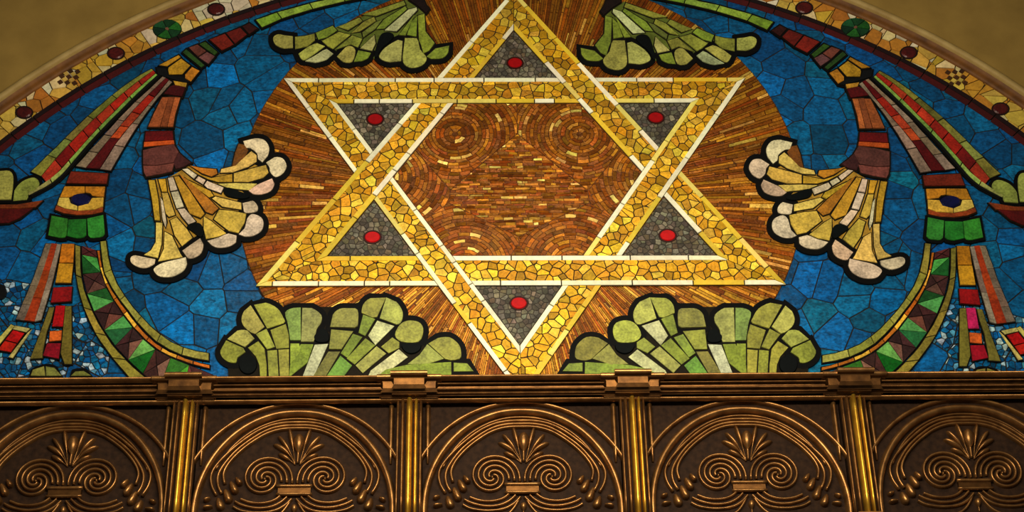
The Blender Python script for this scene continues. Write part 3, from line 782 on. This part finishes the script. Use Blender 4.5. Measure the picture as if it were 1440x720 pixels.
def bead(name, row, y, rz, ry, mat):
    z = zat(row, y-ry*.7); m_ = 10; v = []
    for x in (-3.3, 3.75):
        for i in range(m_+1):
            a = math.pi*i/m_; v.append((x, y-ry*math.sin(a), z+rz*math.cos(a)))
    f = [(i, i+1, m_+2+i, m_+1+i) for i in range(m_)]+[tuple(range(m_+1)), tuple(range(m_+1, 2*m_+2))[::-1]]
    o = mesh(name, v, f, mat, cornice, sm=True); o.matrix_parent_inverse = MPL
bead('top_lip', 528.6, -.334, .0105, .034, M_bronze)
bead('bead', 538.8, -.316, .0065, .016, M_corn)
bead('bead', 546.5, -.310, .0065, .016, M_corn)
bead('bead', 552.5, -.304, .004, .010, M_corn)
bead('lower_lip', 561.0, -.258, .0085, .026, M_bronze)
# pilaster positions
PYL = -0.28
px_pil = [at(*q, PYL)[0] for q in ((257.5, 600), (575.5, 600), (892, 600), (1204.5, 600))]
SP = (px_pil[3]-px_pil[0]+(px_pil[2]-px_pil[1])/3)/(3+1/3)
mid = sum(px_pil)/4
PIL = [mid+(i-1.5)*SP for i in range(4)]
def out_prof(dy, lift=0.0, lo=1.0):
    pr = [(min(-.032, y-dy) if y < -.05 else y, z+ (lift if z > ztop-.03 else lift)) for y, z in prof[1:-4]]
    zt = pr[0][1]; zl = pr[-1][1]
    return [(-.01, zt)]+pr+[(-.10, zl)]
for xp in PIL:
    va = []; fa = []
    for (hw, dy, lf, wlo) in ((.138, .030, 0.004, .115), (.078, .058, 0.008, .066)):
        pr = out_prof(dy, lf)
        m = len(pr); o0 = len(va); zt, zl = max(p[1] for p in pr), min(p[1] for p in pr)
        for sgn in (-1, 1):
            for (y, z) in pr:
                kz = (z-zl)/(zt-zl); h_ = hw if kz > .8 or kz < .0 else wlo
                if kz < .26: h_ = wlo+ .010
                va.append((xp+sgn*h_, y, z))
        fa += [(o0+i, o0+(i+1) % m, o0+m+(i+1) % m, o0+m+i) for i in range(m)]+[tuple(o0+i for i in range(m))[::-1], tuple(o0+m+i for i in range(m))]
    o = mesh('entablature_block', va, fa, M_corn, cornice, 'stepped projecting block over a pilaster'); o.matrix_parent_inverse = MPL
    for nm_, zc_, yb_, rz_ in (('block_lip', ztop-.011, -.335, .011), ('block_lip', zb+.017, -.262, .010)):
        vb = []; fb = []
        for hw, dy, lf in ((.140, .030, .004), (.080, .058, .008)):
            if zc_ < ztop-.05: hw = hw*.94 if hw > .1 else hw*.96
            k0 = len(vb)
            for x_ in (xp-hw, xp+hw):
                for i in range(9):
                    a = math.pi*i/8; vb.append((x_, yb_-dy-.012*math.sin(a), zc_+lf+rz_*math.cos(a)))
                vb += [(x_, -.04, zc_+lf-rz_), (x_, -.04, zc_+lf+rz_)]
            fb += [(k0+i, k0+(i+1) % 11, k0+11+(i+1) % 11, k0+11+i) for i in range(11)]+[tuple(k0+i for i in range(11))[::-1], tuple(k0+11+i for i in range(11))]
        ol = mesh(nm_, vb, fb, M_bronze, o)

# ================================================================== BRONZE RELIEF
class Rel:
    """ridges, drops and slabs standing out of a plane; local x right, z up, relief towards -y"""
    def __init__(s): s.v = []; s.f = []
    def ridge(s, pts, w, h, wf=None, y0=0.0, seg=6):
        n = len(pts); i0 = len(s.v); m = seg+1
        for i, p in enumerate(pts):
            a = pts[max(0, i-1)]; b = pts[min(n-1, i+1)]
            tx, tz = b[0]-a[0], b[1]-a[1]; l = math.hypot(tx, tz) or 1e-9
            nx, nz = -tz/l, tx/l
            k = wf(i/(n-1)) if wf else 1.0
            for j in range(m):
                t_ = math.pi*j/seg
                s.v.append((p[0]+nx*w/2*k*math.cos(t_), y0-h*math.sqrt(max(k, 0))*math.sin(t_)-.0001, p[1]+nz*w/2*k*math.cos(t_)))
        for i in range(n-1):
            for j in range(m-1):
                a = i0+i*m+j; s.f.append((a, a+m, a+m+1, a+1))
        s.f.append(tuple(i0+j for j in range(m))); s.f.append(tuple(i0+(n-1)*m+j for j in range(m))[::-1])
    def box(s, x0, x1, y0, y1, z0, z1, b=0.0):
        i0 = len(s.v)
        s.v += [(x0, y0, z0), (x1, y0, z0), (x1, y0, z1), (x0, y0, z1), (x0+b, y1, z0+b), (x1-b, y1, z0+b), (x1-b, y1, z1-b), (x0+b, y1, z1-b)]
        s.f += [tuple(i0+k for k in q) for q in ((3, 2, 1, 0), (4, 5, 6, 7), (0, 1, 5, 4), (1, 2, 6, 5), (2, 3, 7, 6), (3, 0, 4, 7))]
    def drop(s, a, b, w, h, y0=0.0, path=None, bud=False):
        n = 14; pts = path or [(a[0]+(b[0]-a[0])*i/n, a[1]+(b[1]-a[1])*i/n) for i in range(n+1)]
        if bud:
            s.ridge(pts, w, h, lambda t_: max(.12, .45+.55*math.sin(math.pi/2*min(1, t_/.6)) if t_ < .7 else math.sqrt(max(0.01, 1-((t_-.7)/.3)**2))), y0, 8); return
        s.ridge(pts, w, h, lambda t_: max(.10, .22+.1*t_ if t_ < .35 else (.255+.745*math.sin(math.pi/2*min(1, (t_-.35)/.35)) if t_ < .7 else math.sqrt(max(0.01, 1-((t_-.7)/.3)**2)))), y0, 8)
    def obj(s, name, mat, parent, label=None):
        o = mesh(name, s.v, s.f, mat, parent, label, sm=True); return o
def shade_flat(o):
    for p in o.data.polygons: p.use_smooth = False
PXC, PZC = at(735.5, 760, PY)
def L(x, y):       # measured on the middle panel, right half, made local to its base centre
    q = at(x, y, PY); return (q[0]-PXC, q[1]-PZC)
kR = CR(4.5, 730, 560)
def half(pts, n=40, ex=True):
    """smooth right-half polyline given in crop pixels -> full symmetric local polyline"""
    p = [L(*q) for q in kR(*pts)]
    p[0] = (0.0, p[0][1])
    full = [(-x, z) for x, z in p[:0:-1]]+p
    full = crom_open(full)
    return resample(full, [i/(2*n) for i in range(2*n+1)])
panel = empty('relief_panel', (0, 0, 0), cat='relief panel', group='bronze relief panels below the cornice')
zt_p = zb+.03-PZC
b_ = Rel(); b_.box(-SP/2+.058, SP/2-.058, .1885, 0.0, -.28, zt_p)
o = b_.obj('ground_plate', M_ground, panel, 'dark flat ground of the panel'); shade_flat(o)
r = Rel()
r.ridge(half(oval(760, 793, 829, 1.0)), .022, .026)
r.obj('outer_arch', M_bronze, panel)
r = Rel()
o2 = half(oval(622, 658, 750, 1.57)+[(648, 830), (648, 900)], 50)
r.ridge(o2, .033, .038)
o2b = half(oval(572, 640, 765, 1.03), 40)
r.ridge(o2b, .011, .014)
r.obj('main_arch', M_bronze, panel)
r = Rel()
for pts, w_ in (([(25, 150), (100, 153), (190, 172), (290, 220), (410, 310), (500, 400), (540, 470), (535, 540), (505, 600)], .0145),
                ([(25, 170), (95, 172), (180, 190), (270, 235), (380, 315), (460, 405), (497, 475), (495, 540), (472, 590)], .0145),
                ([(25, 188), (90, 190), (165, 205), (240, 238), (345, 310), (425, 390), (463, 462), (455, 530)], .0145)):
    r.ridge(half(pts, 44), w_, .022)
r.obj('inner_arch_ridges', M_bronze, panel)
for sgn in (-1, 1):
    r = Rel(); zl_ = L(735, 652)[1]; zh_ = zt_p-.02
    r.ridge([(sgn*(SP/2-.080), zh_-(zh_-zl_)*i/8) for i in range(9)], .024, .026, lambda t_: 1 if t_ < .7 else 1-(t_-.7)*2)
    r.obj('edge_bead', M_bronze, panel)
# spiral scrolls
sc0 = L(*kR((205, 502))[0]); pxm = abs(L(775, 672)[0]-L(765, 672)[0])/10
for sgn in (-1, 1):
    r = Rel()
    for s_ in range(3):
        pts = []; turns = 1.9-.16*s_
        Rs = (39-7.6*s_)*pxm; Re = 3.2*pxm
        N_ = 72
        for i in range(N_+1):
            u = i/N_; th_ = math.pi*1.06-u*turns*2*math.pi
            rad = Rs-23.2*pxm*u*turns if True else 0
            if rad < Re: break
            kx = 1.0
            pts.append((sgn*(sc0[0]+rad*math.cos(th_)), sc0[1]+rad*math.sin(th_)*.97))
        if len(pts) > 3: r.ridge(pts, 4.7*pxm, .020)
    # small central boss
    r.ridge([(sgn*(sc0[0]+(-2+4*i/4)*pxm), sc0[1]) for i in range(5)], 6*pxm, .018, lambda t_: max(.2, math.sin(math.pi*t_)))
    r.obj('spiral_scroll', M_bronze, panel)
# palmette
pm = Rel(); root_ = L(735, 650)
def ax(x, y): q = L(735.5+x, y); return q
pm.drop(ax(0, 650), ax(0, 609), 17*pxm, .034)
for sgn in (-1, 1):
    for (cx_, cy_, x1, y1, w_) in ((9, 620, 15, 602, 7.5), (14, 626, 30, 612, 7.5), (14, 630, 36, 624, 8.5), (12, 644, 28, 637, 7.5)):
        P = [ax(sgn*((1-a)**2*3+2*a*(1-a)*cx_+a*a*x1), (1-a)**2*652+2*a*(1-a)*cy_+a*a*y1) for a in [b/14 for b in range(15)]]
        pm.drop(None, None, w_*pxm, .026, path=P)
pm.obj('palmette', M_bronze, panel)
# tablet
tb = Rel(); x0 = 23.5*pxm
zA, zB_ = L(735, 696.5)[1], L(735, 680.5)[1]; dz = zB_-zA
tb.box(-x0, x0, 0, -.014, zA, zB_, .002)
o = tb.obj('tablet', M_corn, panel); shade_flat(o)
for z0_, z1_ in ((zA, zA+dz*.26), (zB_-dz*.30, zB_)):
    tb = Rel(); zc_ = (z0_+z1_)/2
    tb.ridge([(-x0-.004+(2*x0+.008)*i/8, zc_) for i in range(9)], z1_-z0_, .014, None, -.012)
    tb.obj('tablet_bar', M_bronze, o)
# bellflowers
for sgn in (-1, 1):
    for (x0, y0, x1, y1, w_) in ((84, 671, 76, 681, 8.5), (91, 677, 82, 693, 11), (98, 688, 90, 706, 12), (107, 700, 101, 716, 12), (118, 699, 127, 703, 6.5), (114, 711, 127, 713, 6.5)):
        fl = Rel(); fl.drop(ax(sgn*x0, y0), ax(sgn*x1, y1), w_*pxm, .032, bud=True)
        fl.obj('bellflower', M_bronze, panel)
# lower scroll ridges
r = Rel()
for sgn in (-1, 1):
    for pts in ([(110, 608), (150, 640), (220, 656), (300, 650), (360, 625)], [(70, 618), (110, 655), (180, 684), (270, 686), (350, 665), (395, 640)], [(40, 630), (80, 672), (150, 708), (260, 716), (360, 700), (405, 672)]):
        p = [L(*q) for q in kR(*pts)]; p = smooth([(sgn*(x-L(735.5, 690)[0]), z) for x, z in p], 2, False)
        r.ridge(p, .0135, .018)
    p = smooth([(sgn*a*pxm, L(735, y)[1]) for a, y in ((4, 700), (10, 712), (20, 724), (34, 730))], 2, False); r.ridge(p, .013, .015)
r.drop(ax(0, 726), ax(0, 707), 9*pxm, .022)
r.obj('lower_scroll', M_bronze, panel)
def copy_tree(o, parent=None):
    c = o.copy(); C.objects.link(c)
    if parent: c.parent = parent
    for ch in list(o.children): copy_tree(ch, c)
    return c
ordp = ['leftmost, cut by the left edge of the frame', 'second from the left, between the first two pilasters', 'middle one, under the lowest tip of the gold star', 'second from the right, between the last two pilasters', 'rightmost, cut by the right edge of the frame']
for i in range(5):
    o = panel if i == 2 else copy_tree(panel)
    o.location = (mid+(i-2)*SP, PY, PZC)
    o['label'] = 'bronze arched scroll relief panel, ' + ordp[i]

# ---- pilasters
pil = empty('pilaster', (0, 0, 0), cat='pilaster', group='bronze pilasters between the relief panels')
HB = zb+.012-PZC
zbase = at(1235, 717, -.315)[1]-PZC
s = Rel(); s.box(-.056, .056, .1885, -.040, zbase-.01, HB, .004)
o = s.obj('shaft', M_ground, pil); shade_flat(o)
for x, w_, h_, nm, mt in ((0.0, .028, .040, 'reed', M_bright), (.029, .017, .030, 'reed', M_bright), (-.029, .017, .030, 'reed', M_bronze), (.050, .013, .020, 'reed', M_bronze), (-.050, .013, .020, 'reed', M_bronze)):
    zlow = zbase if nm == 'reed' else L(735, 652)[1]
    s = Rel(); s.ridge([(x, HB-(HB-zlow)*i/6) for i in range(7)], w_, h_, None if nm == 'reed' else (lambda t_: 1 if t_ < .6 else 1-(t_-.6)*1.6), -.0395 if nm == 'reed' else -.0005, 8)
    s.obj(nm, mt, pil)
s = Rel(); s.box(-.056, .056, .1885, -.095, zbase-.10, zbase, .006); s.box(-.055, .055, .1885, -.082, zbase-.28, zbase-.10, .004)
o = s.obj('base', M_bronze, pil); shade_flat(o)
pl = ['leftmost of the four, beside the cut-off left panel', 'second from the left, left of the middle panel', 'third from the left, right of the middle panel', 'rightmost of the four, beside the cut-off right panel']
for i in range(4):
    o = pil if i == 0 else copy_tree(pil)
    o.location = (PIL[i], PY, PZC); o['label'] = 'reeded gilt bronze pilaster under the cornice, ' + pl[i]

v, f = extrude([(-.0305, PZC-.281), (-.34, PZC-.281), (-.34, PZC-.33), (-.26, PZC-.36), (-.0305, PZC-.40)], -3.3, 3.75)
mesh('trim_3', v, f, M_corn, kind='structure')

# ================================================================== LIGHT
w = bpy.data.worlds.new('world'); sc.world = w; w.use_nodes = True
w.node_tree.nodes['Background'].inputs['Color'].default_value = (1.0, 0.92, 0.8, 1)
w.node_tree.nodes['Background'].inputs['Strength'].default_value = 0.12
def area_light(name, loc, target, size, size_y, power, color):
    l = bpy.data.lights.new(name, 'AREA'); l.shape = 'RECTANGLE'; l.size = size; l.size_y = size_y; l.energy = power; l.color = color
    o = bpy.data.objects.new(name, l); C.objects.link(o); o.location = loc
    o.rotation_euler = (Vector(target)-Vector(loc)).to_track_quat('-Z', 'Y').to_euler(); return o
area_light('offscreen_key_light', (0.2, -3.2, 5.1), (0.2, 0, 4.4), 3.0, .35, 114, (1, .90, .72))  # unseen area light added out of view, strongest on the lower mosaic
area_light('high_light', (0.2, -3.4, 7.7), (0.2, 0, 4.9), 3.2, .25, 24, (1, .92, .76))  # unseen area light added overhead for glints on the lower tiles
